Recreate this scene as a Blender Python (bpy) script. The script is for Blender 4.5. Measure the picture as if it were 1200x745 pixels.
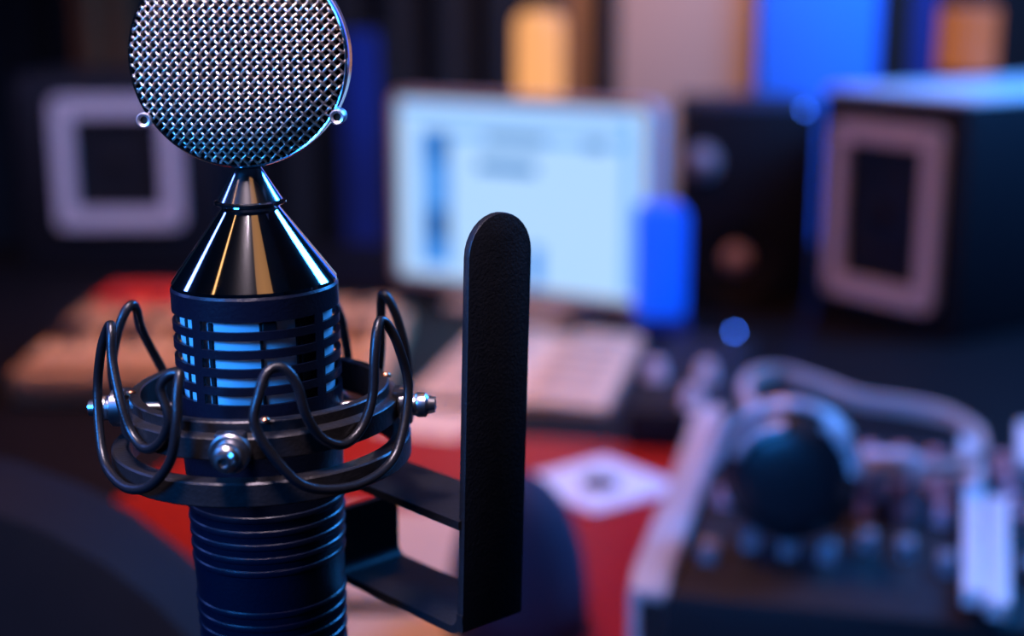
import bpy, bmesh, math, random
from mathutils import Vector, Matrix
random.seed(7)
for o in list(bpy.data.objects):
    bpy.data.objects.remove(o, do_unlink=True)
SC = bpy.context.scene
COL = SC.collection
R = math.radians

# ------------------------------------------------------------------ camera
FPX = 1667.0
CAM = Vector((0, 0, 1.20))
PITCH = R(13.0)
cd = bpy.data.cameras.new('camera')
cam = bpy.data.objects.new('camera', cd)
COL.objects.link(cam)
cam.location = CAM
cam.rotation_euler = (R(90) - PITCH, 0, 0)
cd.sensor_width = 36
cd.lens = FPX / 1200 * 36
cd.clip_start = 0.02
cd.dof.use_dof = True
cd.dof.focus_distance = 0.402
cd.dof.aperture_fstop = 4.6
SC.camera = cam

# ------------------------------------------------------------------ world, lights, exposure
w = bpy.data.worlds.new('world')
SC.world = w
w.use_nodes = True
w.node_tree.nodes['Background'].inputs[0].default_value = (0.25, 0.35, 1, 1)
w.node_tree.nodes['Background'].inputs[1].default_value = 0.004
SC.view_settings.view_transform = 'Standard'
SC.view_settings.look = 'None'
SC.view_settings.exposure = 0.0
SC.view_settings.gamma = 1.0
SC.view_settings.use_curve_mapping = False


def area(name, loc, target, sx, sy, power, color, spread=180):
    d = bpy.data.lights.new(name, 'AREA')
    d.shape = 'RECTANGLE'
    d.size, d.size_y = sx, sy
    d.energy = power
    d.color = color
    d.spread = R(spread)
    o = bpy.data.objects.new(name, d)
    COL.objects.link(o)
    o.location = loc
    o.rotation_euler = (Vector(target) - Vector(loc)).to_track_quat('-Z', 'Y').to_euler()
    return o


MIC = (-0.07, 0.41, 1.10)
area('blue_stage_light_right', (1.25, 1.70, 2.00), (0.35, 1.2, 0.85), 0.5, 0.8, 62, (0.03, 0.29, 1))
area('blue_stage_light_left', (-0.98, -0.38, 1.62), (-0.07, 0.41, 1.03), 0.40, 0.5, 2.2, (0.02, 0.26, 1), 40)
area('blue_side_light_left', (-1.55, 0.95, 1.95), (-0.6, 1.4, 0.9), 0.25, 0.8, 9, (0.12, 0.25, 1))
area('warm_desk_light', (-0.25, 1.50, 2.30), (-0.18, 1.48, 0.74), 0.4, 0.4, 6.0, (1, 0.36, 0.075), 80)
area('warm_ceiling_strip', (0.32, -0.30, 2.5), MIC, 0.45, 0.6, 0.045, (1, 0.46, 0.17), 70)
area('amber_strip_light', (-1.00, 0.00, 2.30), MIC, 0.05, 0.6, 0.03, (1, 0.5, 0.18), 70)
area('lavender_grille_fill', (-0.22, -0.02, 2.45), (-0.08, 0.38, 1.20), 0.30, 0.30, 1.05, (1.0, 0.80, 0.98), 26)  # added fill to brighten the wire grille, source out of view
area('violet_speaker_fill', (-0.75, 1.1, 2.55), (-0.72, 2.36, 1.0), 0.4, 0.3, 1.3, (0.82, 0.64, 1.0), 44)  # unseen fill added to lift the left speaker's frame
area('rose_speaker_fill', (0.6, 0.9, 2.55), (0.75, 2.0, 0.9), 0.4, 0.3, 0.9, (1.0, 0.52, 0.36), 70)  # unseen fill added to warm the right speaker's frame
area('blue_wall_fill', (0.80, 2.90, 2.35), (0.80, 3.25, 1.0), 0.4, 0.12, 21, (0.02, 0.30, 1), 100)  # added out of view to brighten the blue panel
area('warm_wall_fill', (0.36, 2.75, 2.45), (0.36, 3.3, 1.0), 0.4, 0.12, 8.5, (1, 0.53, 0.32), 80)  # added out of view to brighten the beige wall


# ------------------------------------------------------------------ measuring helpers
Fv = Vector((0, math.cos(PITCH), -math.sin(PITCH)))
Uv = Vector((0, math.sin(PITCH), math.cos(PITCH)))


def ray(u, v):
    return Fv + Vector((1, 0, 0)) * ((u - 600) / FPX) - Uv * ((v - 372.5) / FPX)


def at_d(u, v, d):
    return CAM + ray(u, v) * d


def at_y(u, v, y):
    r = ray(u, v)
    return CAM + r * (y / r.y)


def at_z(u, v, z):
    r = ray(u, v)
    return CAM + r * ((z - CAM.z) / r.z)


def proj(p):
    q = Vector(p) - CAM
    d = q.dot(Fv)
    return 600 + q.x / d * FPX, 372.5 - q.dot(Uv) / d * FPX, d


# ------------------------------------------------------------------ materials
MATS = {}


def mat(name, col, rough=0.5, metal=0.0, var=0.12, scale=40, bump=0.0, bscale=200, emit=None, es=0.0, coat=0.0, spec=0.5, trans=0.0):
    if name in MATS:
        return MATS[name]
    m = bpy.data.materials.new(name)
    m.use_nodes = True
    nt = m.node_tree
    b = nt.nodes['Principled BSDF']
    b.inputs['Roughness'].default_value = rough
    b.inputs['Metallic'].default_value = metal
    b.inputs['Specular IOR Level'].default_value = spec
    b.inputs['Coat Weight'].default_value = coat
    b.inputs['Transmission Weight'].default_value = trans
    tc = nt.nodes.new('ShaderNodeTexCoord')
    nz = nt.nodes.new('ShaderNodeTexNoise')
    nz.inputs['Scale'].default_value = scale
    nz.inputs['Detail'].default_value = 4
    nt.links.new(tc.outputs['Object'], nz.inputs['Vector'])
    mx = nt.nodes.new('ShaderNodeMix')
    mx.data_type = 'RGBA'
    c = Vector(col[:3])
    mx.inputs['A'].default_value = (*(c * (1 - var)), 1)
    mx.inputs['B'].default_value = (*[min(1, x) for x in c * (1 + var)], 1)
    nt.links.new(nz.outputs['Fac'], mx.inputs['Factor'])
    nt.links.new(mx.outputs['Result'], b.inputs['Base Color'])
    if bump:
        n2 = nt.nodes.new('ShaderNodeTexNoise')
        n2.inputs['Scale'].default_value = bscale
        n2.inputs['Detail'].default_value = 3
        nt.links.new(tc.outputs['Object'], n2.inputs['Vector'])
        bp = nt.nodes.new('ShaderNodeBump')
        bp.inputs['Strength'].default_value = bump
        bp.inputs['Distance'].default_value = 0.001
        nt.links.new(n2.outputs['Fac'], bp.inputs['Height'])
        nt.links.new(bp.outputs['Normal'], b.inputs['Normal'])
    if emit:
        b.inputs['Emission Color'].default_value = (*emit, 1)
        b.inputs['Emission Strength'].default_value = es
    MATS[name] = m
    return m


# ------------------------------------------------------------------ mesh helpers
def tag(o, label, cat, group=None, kind=None):
    if label:
        o['label'] = label
    if cat:
        o['category'] = cat
    if group:
        o['group'] = group
    if kind:
        o['kind'] = kind
    return o


def empty(name, loc=(0, 0, 0), rot=(0, 0, 0)):
    o = bpy.data.objects.new(name, None)
    o.empty_display_size = 0.02
    COL.objects.link(o)
    o.location = loc
    o.rotation_euler = rot
    return o


def link(name, me, m, parent=None, loc=(0, 0, 0), rot=(0, 0, 0), label=None):
    o = bpy.data.objects.new(name, me)
    COL.objects.link(o)
    if m and not me.materials:
        me.materials.append(m)
    o.parent = parent
    o.location = loc
    o.rotation_euler = rot
    if label:
        o['label'] = label
    return o


def finish(me, angle=35):
    for p in me.polygons:
        p.use_smooth = True
    me.set_sharp_from_angle(angle=R(angle))
    return me


def pydata(verts, faces, angle=35, merge=0.0):
    me = bpy.data.meshes.new('mesh')
    bm = bmesh.new()
    vs = [bm.verts.new(v) for v in verts]
    for f in faces:
        try:
            bm.faces.new([vs[i] for i in f])
        except ValueError:
            pass
    if merge:
        bmesh.ops.remove_doubles(bm, verts=bm.verts, dist=merge)
    bmesh.ops.recalc_face_normals(bm, faces=bm.faces)
    bm.to_mesh(me)
    bm.free()
    return finish(me, angle)


def lathe(prof, n=64, closed=False, axis='Z', angle=35, scale=1.0):
    """prof: (r, z) list; closed joins the last point to the first"""
    verts, faces = [], []
    k = len(prof)
    for i in range(n):
        a = 2 * math.pi * i / n
        for r, z in prof:
            x, y, zz = r * math.sin(a), -r * math.cos(a), z
            if axis == 'Y':
                x, y, zz = r * math.sin(a), z, r * math.cos(a)
            elif axis == 'X':
                x, y, zz = z, r * math.sin(a), r * math.cos(a)
            verts.append((x * scale, y * scale, zz * scale))
    for i in range(n):
        j = (i + 1) % n
        for q in range(k if closed else k - 1):
            q2 = (q + 1) % k
            faces.append((i * k + q, j * k + q, j * k + q2, i * k + q2))
    return pydata(verts, faces, angle, merge=1e-6)


def tube_data(path, rad, closed=False, segs=8, verts=None, faces=None):
    verts = [] if verts is None else verts
    faces = [] if faces is None else faces
    n = len(path)
    P = [Vector(p) for p in path]
    base = len(verts)
    up = None
    rs = rad if isinstance(rad, (list, tuple)) else [rad] * n
    for i in range(n):
        if closed:
            t = P[(i + 1) % n] - P[i - 1]
        else:
            t = P[min(i + 1, n - 1)] - P[max(i - 1, 0)]
        t.normalize()
        if up is None:
            up = t.orthogonal().normalized()
        else:
            up = (up - t * up.dot(t)).normalized()
        sd = t.cross(up)
        for s in range(segs):
            a = 2 * math.pi * s / segs
            verts.append(P[i] + (up * math.cos(a) + sd * math.sin(a)) * rs[i])
    if closed:
        # twist left over at the seam: match the nearest start vertex
        last = verts[base + (n - 1) * segs]
        best = min(range(segs), key=lambda s: (verts[base + s] - last).length)
    for i in range(n if closed else n - 1):
        j = i + 1
        sh = 0
        if j == n:
            j, sh = 0, best
        for s in range(segs):
            s2 = (s + 1) % segs
            faces.append((base + i * segs + s, base + i * segs + s2, base + j * segs + (s2 + sh) % segs, base + j * segs + (s + sh) % segs))
    if not closed:
        faces.append([base + s for s in range(segs)][::-1])
        faces.append([base + (n - 1) * segs + s for s in range(segs)])
    return verts, faces


def tube(path, rad, closed=False, segs=10, angle=50):
    v, f = tube_data(path, rad, closed, segs)
    return pydata(v, f, angle)


def box(sx, sy, sz, bev=0.0, segs=2, base=False, off=(0, 0, 0)):
    bm = bmesh.new()
    bmesh.ops.create_cube(bm, size=1)
    for v in bm.verts:
        v.co = Vector((v.co.x * sx, v.co.y * sy, (v.co.z + (0.5 if base else 0)) * sz)) + Vector(off)
    if bev:
        bmesh.ops.bevel(bm, geom=list(bm.edges), offset=bev, segments=segs, profile=0.5, affect='EDGES')
    me = bpy.data.meshes.new('mesh')
    bm.to_mesh(me)
    bm.free()
    return finish(me, 40)


def plate(outline, h, axis='Z', angle=35, bev=0.0):
    """extrude a 2D outline (list of (a, b)) by h, centred on 0"""
    bm = bmesh.new()
    def P(a, b, c):
        return {'Z': (a, b, c), 'Y': (a, c, b), 'X': (c, a, b)}[axis]
    lo = [bm.verts.new(P(a, b, -h / 2)) for a, b in outline]
    hi = [bm.verts.new(P(a, b, h / 2)) for a, b in outline]
    n = len(outline)
    bm.faces.new(lo)
    bm.faces.new(hi)
    for i in range(n):
        j = (i + 1) % n
        bm.faces.new((lo[i], lo[j], hi[j], hi[i]))
    bmesh.ops.recalc_face_normals(bm, faces=bm.faces)
    if bev:
        ed = [e for e in bm.edges if len(e.link_faces) == 2 and any(len(f.verts) == n for f in e.link_faces)]
        bmesh.ops.bevel(bm, geom=ed, offset=bev, segments=2, profile=0.5, affect='EDGES')
    me = bpy.data.meshes.new('mesh')
    bm.to_mesh(me)
    bm.free()
    return finish(me, angle)


def rrect(wd, ht, r, n=5, cx=0, cy=0):
    pts = []
    for sx, sy, a0 in ((1, 1, 0), (-1, 1, 90), (-1, -1, 180), (1, -1, 270)):
        for i in range(n + 1):
            a = R(a0 + 90 * i / n)
            pts.append((cx + sx * (wd / 2 - r) + r * math.cos(a), cy + sy * (ht / 2 - r) + r * math.sin(a)))
    return pts


def frame_mesh(wo, ho, wi, hi, dep, ro=0.01, ri=0.006, n=5, axis='Y'):
    """a ring of rounded rectangles, extruded along axis"""
    A, B = rrect(wo, ho, ro, n), rrect(wi, hi, ri, n)
    k = len(A)
    verts = []
    for y in (-dep / 2, dep / 2):
        for L in (A, B):
            for a, b in L:
                verts.append((a, y, b) if axis == 'Y' else (a, b, y))
    faces = []
    for i in range(k):
        j = (i + 1) % k
        faces += [(i, j, k + j, k + i), (2 * k + i, 2 * k + j, 3 * k + j, 3 * k + i), (i, j, 2 * k + j, 2 * k + i), (k + i, k + j, 3 * k + j, 3 * k + i)]
    return pydata(verts, faces, 35)


def catmull(pts, closed=True, sub=8):
    P = [Vector(p) for p in pts]
    n = len(P)
    out = []
    for i in range(n if closed else n - 1):
        g = (lambda k: P[k % n]) if closed else (lambda k: P[max(0, min(n - 1, k))])
        p0, p1, p2, p3 = g(i - 1), g(i), g(i + 1), g(i + 2)
        for s in range(sub):
            t = s / sub
            out.append(0.5 * ((2 * p1) + (p2 - p0) * t + (2 * p0 - 5 * p1 + 4 * p2 - p3) * t * t + (3 * p1 - p0 - 3 * p2 + p3) * t ** 3))
    if not closed:
        out.append(P[-1])
    return out


def copy_tree(o, parent=None):
    c = o.copy()
    COL.objects.link(c)
    c.parent = parent
    for ch in list(o.children):
        copy_tree(ch, c)
    return c


def look_at_rot(direction):
    """rotation that turns local +Z onto direction"""
    return Vector(direction).to_track_quat('Z', 'Y').to_euler()


# ------------------------------------------------------------------ shared materials
M_BLUEPAINT = mat('navy_painted_metal', (0.002, 0.004, 0.013), 0.33, 0.0, 0.15, 300, 0.12, 900)
M_CHROME = mat('polished_chrome', (0.78, 0.77, 0.76), 0.06, 1.0, 0.03, 60)
M_STEEL = mat('brushed_steel', (0.55, 0.54, 0.55), 0.28, 1.0, 0.1, 200)
M_WIRE = mat('grille_wire_steel', (0.95, 0.76, 0.64), 0.38, 1.0, 0.08, 200)
M_BLACKMET = mat('black_anodised_metal', (0.009, 0.009, 0.011), 0.42, 0.0, 0.3, 300, 0.2, 1200, spec=0.35)
M_BLACKRING = mat('worn_black_ring_metal', (0.032, 0.029, 0.031), 0.38, 0.6, 0.35, 250, 0.15, 900)
M_RUBBER = mat('black_rubber_cord', (0.008, 0.008, 0.010), 0.33, 0.0, 0.2, 300, 0.1, 1500)
M_DARK = mat('dark_grille_lining', (0.008, 0.007, 0.008), 0.8, 0.0, 0.2, 300)
M_CORE = mat('pale_metal_inner_sleeve', (0.92, 0.93, 0.95), 0.45, 0.0, 0.05, 100)
M_BLACKPL = mat('black_plastic', (0.009, 0.009, 0.011), 0.5, 0.0, 0.2, 80, spec=0.3)
M_BLACKBOX = mat('black_vinyl_cabinet', (0.009, 0.009, 0.012), 0.6, 0.0, 0.25, 120, 0.2, 400, spec=0.2)
M_WHITEPL = mat('off_white_plastic', (0.72, 0.68, 0.66), 0.45, 0.0, 0.06, 60)
M_CONE = mat('speaker_cone_paper', (0.010, 0.008, 0.008), 0.7, 0.0, 0.2, 90, spec=0.2)
M_RED = mat('red_lacquer', (0.30, 0.010, 0.003), 0.55, 0.0, 0.12, 14, 0.05, 60, spec=0.15)
M_PAPER = mat('off_white_paper', (0.64, 0.50, 0.35), 0.8, 0.0, 0.04, 30)
M_SILVER = mat('silver_plastic', (0.50, 0.46, 0.47), 0.4, 0.0, 0.06, 60)

# ================================================================== the room
DESK_Z = 0.74
m_wall = mat('beige_plaster', (0.40, 0.25, 0.17), 0.85, 0, 0.1, 3, 0.3, 60)
m_floor = mat('dark_carpet', (0.03, 0.025, 0.03), 0.95, 0, 0.3, 90, 0.6, 300)
m_ceil = mat('dark_ceiling_paint', (0.06, 0.05, 0.05), 0.9, 0, 0.1, 4)
m_dwall = mat('charcoal_fabric_wall', (0.012, 0.012, 0.018), 0.95, 0, 0.2, 60, 0.5, 300)
XL, XR, YB, YF, ZC = -2.3, 2.3, 3.30, -1.6, 2.7


def struct(name, me, m, loc=(0, 0, 0), parent=None, label=None):
    o = link(name, me, m, parent, loc)
    o['kind'] = 'structure'
    if label:
        o['label'] = label
    return o


struct('floor', box(XR - XL + 0.2, YB - YF + 0.2, 0.1), m_floor, ((XL + XR) / 2, (YB + YF) / 2, -0.05))
struct('ceiling', box(XR - XL + 0.2, YB - YF + 0.2, 0.1), m_ceil, ((XL + XR) / 2, (YB + YF) / 2, ZC + 0.05))
struct('wall_back', box(XR - XL, 0.1, ZC), m_wall, ((XL + XR) / 2, YB + 0.05, ZC / 2))
struct('wall_left', box(0.1, YB - YF, ZC), m_dwall, (XL - 0.05, (YB + YF) / 2, ZC / 2))
struct('wall_right', box(0.1, YB - YF, ZC), m_dwall, (XR + 0.05, (YB + YF) / 2, ZC / 2))
struct('wall_front', box(XR - XL, 0.1, ZC), m_dwall, ((XL + XR) / 2, YF - 0.05, ZC / 2))
struct('baseboard_back', box(XR - XL, 0.015, 0.09, 0.003, 1), mat('dark_trim_paint', (0.05, 0.04, 0.04), 0.5), ((XL + XR) / 2, YB - 0.0075, 0.045))


def xw(u, y):
    return at_y(u, 60, y).x


# tall fabric panels standing against the back wall
def wall_panel(u0, u1, m, label, y=YB - 0.05, th=0.06, z0=0.0, z1=2.3, name='acoustic_panel', cat='panel', group=None):
    x0, x1 = xw(u0, y), xw(u1, y)
    r = empty(name, ((x0 + x1) / 2, y, z0))
    wd = x1 - x0
    link('fabric', plate(rrect(wd - 0.01, z1 - z0 - 0.01, 0.012, 3, 0, (z1 - z0) / 2), th, 'Y', bev=0.006), m, r)
    link('frame', frame_mesh(wd, z1 - z0, wd - 0.012, z1 - z0 - 0.012, th * 0.9, 0.012, 0.01), M_BLACKPL, r, (0, 0.0, (z1 - z0) / 2))
    return tag(r, label, cat, group)


m_dfab = mat('black_acoustic_fabric', (0.004, 0.004, 0.006), 0.95, 0, 0.2, 150, 0.4, 500)
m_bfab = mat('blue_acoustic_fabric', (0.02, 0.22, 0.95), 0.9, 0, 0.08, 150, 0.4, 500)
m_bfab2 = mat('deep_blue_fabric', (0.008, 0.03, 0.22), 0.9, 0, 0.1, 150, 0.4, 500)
m_warmlit = mat('warm_lit_curtain', (0.22, 0.085, 0.03), 0.9, 0, 0.15, 60, 0.4, 300)  # warm light on a curtain fold, put into the brown colour
# black curtain wall on the left: hung in folds, one curtain
def curtain(u0, u1, m, label, y, amp, nf, name='curtain'):
    x0, x1 = xw(u0, y), xw(u1, y)
    n = nf * 10
    verts, faces = [], []
    rows = [0.03, 0.6, 1.2, 1.8, 2.45]
    for j, z in enumerate(rows):
        for i in range(n + 1):
            t = i / n
            a = amp * (0.75 + 0.25 * math.sin(3.1 * j + 7 * t))
            verts.append((x0 + (x1 - x0) * t, y + a * math.sin(2 * math.pi * nf * t + 0.15 * j), z))
    for j in range(len(rows) - 1):
        for i in range(n):
            a = j * (n + 1) + i
            faces.append((a, a + 1, a + n + 2, a + n + 1))
    me = pydata(verts, faces, 80)
    r = empty(name, ((x0 + x1) / 2, y, 0))
    o = link('cloth', me, m, r, (-(x0 + x1) / 2, -y, 0))
    sm = o.modifiers.new('thickness', 'SOLIDIFY')
    sm.thickness = 0.004
    link('rail', tube([(x0 - (x0 + x1) / 2 - 0.05, 0, 2.48), (x1 - (x0 + x1) / 2 + 0.05, 0, 2.48)], 0.012), M_STEEL, r)
    return tag(r, label, 'curtain')


curtain(-260, 598, m_dfab, 'wide black curtain covering the back wall behind the square-framed speaker', YB - 0.10, 0.025, 14)
curtain(86, 158, m_warmlit, 'narrow curtain with warm light painted in, above the square-framed speaker', YB - 0.22, 0.03, 2)
wall_panel(598, 664, m_dfab, 'black fabric panel behind the warm lamp above the computer screen')
wall_panel(699, 724, m_dfab, 'narrow black strip panel on the bare beige wall')
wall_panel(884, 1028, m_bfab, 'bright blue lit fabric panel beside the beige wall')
wall_panel(1030, 1062, m_dfab, 'black fabric panel between the two blue panels')
wall_panel(1062, 1094, m_bfab2, 'narrow deep blue panel left of the right amber lamp')
wall_panel(1094, 1500, m_dfab, 'wide black fabric panel behind the right amber lamp')
p = wall_panel(398, 449, m_bfab2, 'dark blue upright panel left of the computer screen', y=2.72, th=0.10, z0=0.0, z1=1.13, name='gobo_panel')
link('foot', box(0.12, 0.34, 0.03, 0.006, 1), M_BLACKPL, p, (0, 0, 0.015))

# a small amber bulb hanging in front of the black curtain
bb = at_y(412, 48, 3.05)
hb = empty('hanging_bulb', bb)
tag(hb, 'small dim amber bulb hanging right beside the microphone head', 'bulb')
link('glass', lathe([(0, -0.014), (0.008, -0.011), (0.012, -0.003), (0.011, 0.005), (0.006, 0.014), (0, 0.015)], 24, angle=60), mat('dim_amber_bulb', (0.2, 0.08, 0.02), 0.4, emit=(1.0, 0.28, 0.05), es=0.7), hb)
link('socket', lathe([(0, 0.013), (0.008, 0.013), (0.008, 0.035), (0, 0.038)], 20), M_BLACKPL, hb)
link('cord', tube([(0, 0, 0.036), (0, 0, ZC - bb.z - 0.002)], 0.0025, False, 8), M_BLACKPL, hb)

# ================================================================== desk
DX0, DX1, DY0, DY1 = -1.25, 1.25, 0.86, 2.62
desk = empty('studio_desk', ((DX0 + DX1) / 2, (DY0 + DY1) / 2, 0))
tag(desk, 'large black studio desk carrying the screen, speakers and mixer', 'desk')
link('desktop', plate(rrect(DX1 - DX0, DY1 - DY0, 0.03), 0.04, 'Z', bev=0.004), mat('black_desk_laminate', (0.006, 0.005, 0.006), 0.6, 0, 0.2, 20, 0.1, 200, spec=0.1), desk, (0, 0, DESK_Z - 0.02))
leg_me = box(0.07, 0.07, DESK_Z - 0.04, 0.006, 1, True)
for sx in (-1, 1):
    for sy in (-1, 1):
        link('leg', leg_me, M_BLACKMET, desk, (sx * (DX1 - 0.12), sy * ((DY1 - DY0) / 2 - 0.12), 0))
link('modesty_panel', box(DX1 - DX0 - 0.3, 0.02, 0.4, 0.003, 1), M_BLACKBOX, desk, (0, (DY1 - DY0) / 2 - 0.12, 0.5))

mxo = at_z(738, 690, DESK_Z + 0.075)
ex, ey = Vector((math.cos(R(14)), -math.sin(R(14)), 0)), Vector((math.sin(R(14)), math.cos(R(14)), 0))
mo = Vector((mxo.x, mxo.y, DESK_Z + 0.0015)) + ex * (-0.262) + ey * 0.22
rm = plate(rrect(0.51, 0.60, 0.02, 4), 0.003, 'Z', bev=0.0008)
tag(link('red_desk_mat', rm, M_RED, None, mo, (0, 0, R(-14))), 'plain red mat lying on the desk below the score book', 'desk mat')
MAT_Z = DESK_Z + 0.003

# ================================================================== microphone frame of reference
MC = at_d(305.5, 452, 0.42)          # centre of the upper shock-mount ring
TILT = R(-0.9)
AX = Vector((math.sin(TILT), 0, math.cos(TILT)))


def zloc(v):
    lo, hi = -0.3, 0.3
    for _ in range(50):
        mid = (lo + hi) / 2
        if proj(MC + AX * mid)[1] > v:
            lo = mid
        else:
            hi = mid
    return (lo + hi) / 2


def rad(v, hw):
    return hw * proj(MC + AX * zloc(v))[2] / FPX


ZB = zloc(740) - 0.055              # bottom end of the microphone
mic = empty('microphone', MC + AX * ZB, (0, TILT, 0))
tag(mic, 'navy studio microphone with round woven wire head and chrome cone neck', 'microphone')
OFF = (0, 0, -ZB)

# ---- slotted body shell
zt = zloc(328)
slot_limb = [362, 382.5, 403, 423.5, 443.5]
R_TOP = rad(340, 97)


def body_r(z):
    pts = [(zloc(740) - 0.06, rad(740, 82)), (zloc(740), rad(740, 83)), (zloc(590), rad(590, 89)), (zloc(470), rad(470, 95)), (zloc(350), R_TOP), (zt + 0.01, R_TOP)]
    for (z0, r0), (z1, r1) in zip(pts, pts[1:]):
        if z <= z1:
            t = max(0, (z - z0) / (z1 - z0))
            return r0 + (r1 - r0) * t
    return pts[-1][1]


hs = 5.6 / FPX * 0.415
zs = [(zloc(v) - hs, zloc(v) + hs) for v in slot_limb]
rows = [zt, zt - 0.0012]
for a, b in zs:
    rows += [b, a]
rows += [zloc(470), zloc(500), zloc(540)]
rows = sorted(set(rows), reverse=True)
N = 144
TH = 0.0010


def in_slot(ia, za, zb):
    zm = (za + zb) / 2
    if not any(a < zm < b for a, b in zs):
        return False
    ang = (ia + 0.5) / N * 360      # 0 = front
    rel = (ang - 56 + 360) % 90
    return 4.5 < rel < 85.5


verts, faces = [], []
K = len(rows)
for i in range(N):
    a = 2 * math.pi * i / N
    for z in rows:
        for rr in (body_r(z) - (0.0007 if z == rows[0] else 0), body_r(z) - TH):
            verts.append((rr * math.sin(a), -rr * math.cos(a), z))


def vid(i, k, s):
    return ((i % N) * K + k) * 2 + s


solid = [[not in_slot(i, rows[k], rows[k + 1]) for k in range(K - 1)] for i in range(N)]
for i in range(N):
    for k in range(K - 1):
        if not solid[i][k]:
            continue
        faces.append((vid(i, k, 0), vid(i + 1, k, 0), vid(i + 1, k + 1, 0), vid(i, k + 1, 0)))
        faces.append((vid(i, k, 1), vid(i, k + 1, 1), vid(i + 1, k + 1, 1), vid(i + 1, k, 1)))
        if k == 0 or not solid[i][k - 1]:
            faces.append((vid(i, k, 0), vid(i, k, 1), vid(i + 1, k, 1), vid(i + 1, k, 0)))
        if k == K - 2 or not solid[i][k + 1]:
            faces.append((vid(i, k + 1, 0), vid(i + 1, k + 1, 0), vid(i + 1, k + 1, 1), vid(i, k + 1, 1)))
        if not solid[(i + 1) % N][k]:
            faces.append((vid(i + 1, k, 0), vid(i + 1, k, 1), vid(i + 1, k + 1, 1), vid(i + 1, k + 1, 0)))
        if not solid[i - 1][k]:
            faces.append((vid(i, k, 0), vid(i, k + 1, 0), vid(i, k + 1, 1), vid(i, k, 1)))
shell = link('slotted_shell', pydata(verts, faces, 30), M_BLUEPAINT, mic, OFF)
# ---- inner sleeve seen through the slots, with dark straps
core_r = R_TOP - 0.0022
core = link('inner_sleeve', lathe([(0, zt - 0.006), (core_r, zt - 0.006), (core_r, zloc(455)), (core_r - 0.003, zloc(455)), (core_r - 0.003, zloc(545)), (0, zloc(545))], 72), M_CORE, mic, OFF, label='pale inner sleeve glowing blue through the slots')
for ang, wd in ((-35, 0.0014), (3, 0.0009), (33, 0.003), (44, 0.009), (-62, 0.001)):
    a = R(ang + 10)
    link('strap', box(wd, 0.0008, zt - 0.008 - zloc(455), 0.0002, 1), M_BLACKPL, core, ((core_r + 0.0002) * math.sin(a), -(core_r + 0.0002) * math.cos(a), (zt - 0.008 + zloc(455)) / 2), (0, 0, a))
link('circuit_board', box(0.004, 0.0012, 0.005, 0.0002, 1), M_BLACKPL, core, ((core_r + 0.0006) * math.sin(R(19)), -(core_r + 0.0006) * math.cos(R(19)), zloc(372) + 0.001), (0, 0, R(19)))
# ---- lower tube with raised beads
prof = [(0, ZB), (body_r(ZB) - 0.003, ZB), (body_r(ZB), ZB + 0.003)]
z = ZB + 0.005
bead_z = [zloc(v) for v in (578, 594, 609, 624, 639, 686, 701, 716, 731, 746)]
zz = sorted(bead_z)
for bz in zz:
    r0 = body_r(bz)
    prof += [(r0, bz - 0.0011), (r0 + 0.00035, bz - 0.0007), (r0 + 0.0005, bz), (r0 + 0.00035, bz + 0.0007), (r0, bz + 0.0011)]
prof += [(body_r(zloc(540)), zloc(540)), (body_r(zloc(540)) - 0.004, zloc(540))]
link('lower_tube', lathe(prof, 96, angle=25), M_BLUEPAINT, mic, OFF)
link('connector', lathe([(0, ZB - 0.012), (0.0095, ZB - 0.012), (0.0095, ZB), (0, ZB)], 32), M_STEEL, mic, OFF)
# ---- chrome cones
rc0, rc1 = rad(326, 95.5), rad(241, 33)
z0, z1 = zt, zloc(241)
cone_prof = [(rc0 - 0.002, z0 - 0.001), (rc0, z0 - 0.0004), (rc0, z0 + 0.0006), (rc1, z1), (0, z1)]
link('chrome_cone', lathe(cone_prof, 128, angle=20), M_CHROME, mic, OFF)
rn0, rn1 = rad(237, 42), rad(196, 15.5)
za, zb = z1 + 0.0003, zloc(192)
link('neck_cone', lathe([(0, za), (rn0 - 0.0012, za), (rn0, za + 0.0006), (rn0, za + 0.0012), (rn0 - 0.001, za + 0.0016), (rn1, zb - 0.001), (rn1, zb + 0.001), (0, zb + 0.001)], 96, angle=20), mat('satin_chrome', (0.74, 0.72, 0.72), 0.14, 1.0, 0.05, 200), mic, OFF)
# ---- round head
HZ = zloc(67.5)
HR = rad(67.5, 126.5)
HY = 0.0065                       # half depth of the rim band
rim = [(HR - 0.0007, -HY - 0.0002), (HR - 0.0003, -HY - 0.0004), (HR, -HY + 0.0004), (HR, HY - 0.0004), (HR - 0.0003, HY + 0.0004), (HR - 0.0007, HY + 0.0002), (HR - 0.0010, HY - 0.0004), (HR - 0.0010, -HY + 0.0004)]
head = link('head_rim', lathe(rim, 128, True, 'Y', 30), mat('satin_rim_chrome', (0.72, 0.71, 0.74), 0.16, 1.0, 0.05, 200), mic, (0, 0, HZ - ZB), label='thin chrome rim around the wire grille')
RG = HR - 0.0010
DOME = 0.0052
PW = 0.00195


def dome(x, zv):
    q = (x * x + zv * zv) / (RG * RG)
    return -HY + 0.0001 - DOME * (1 - q * q) * 0.98


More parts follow.
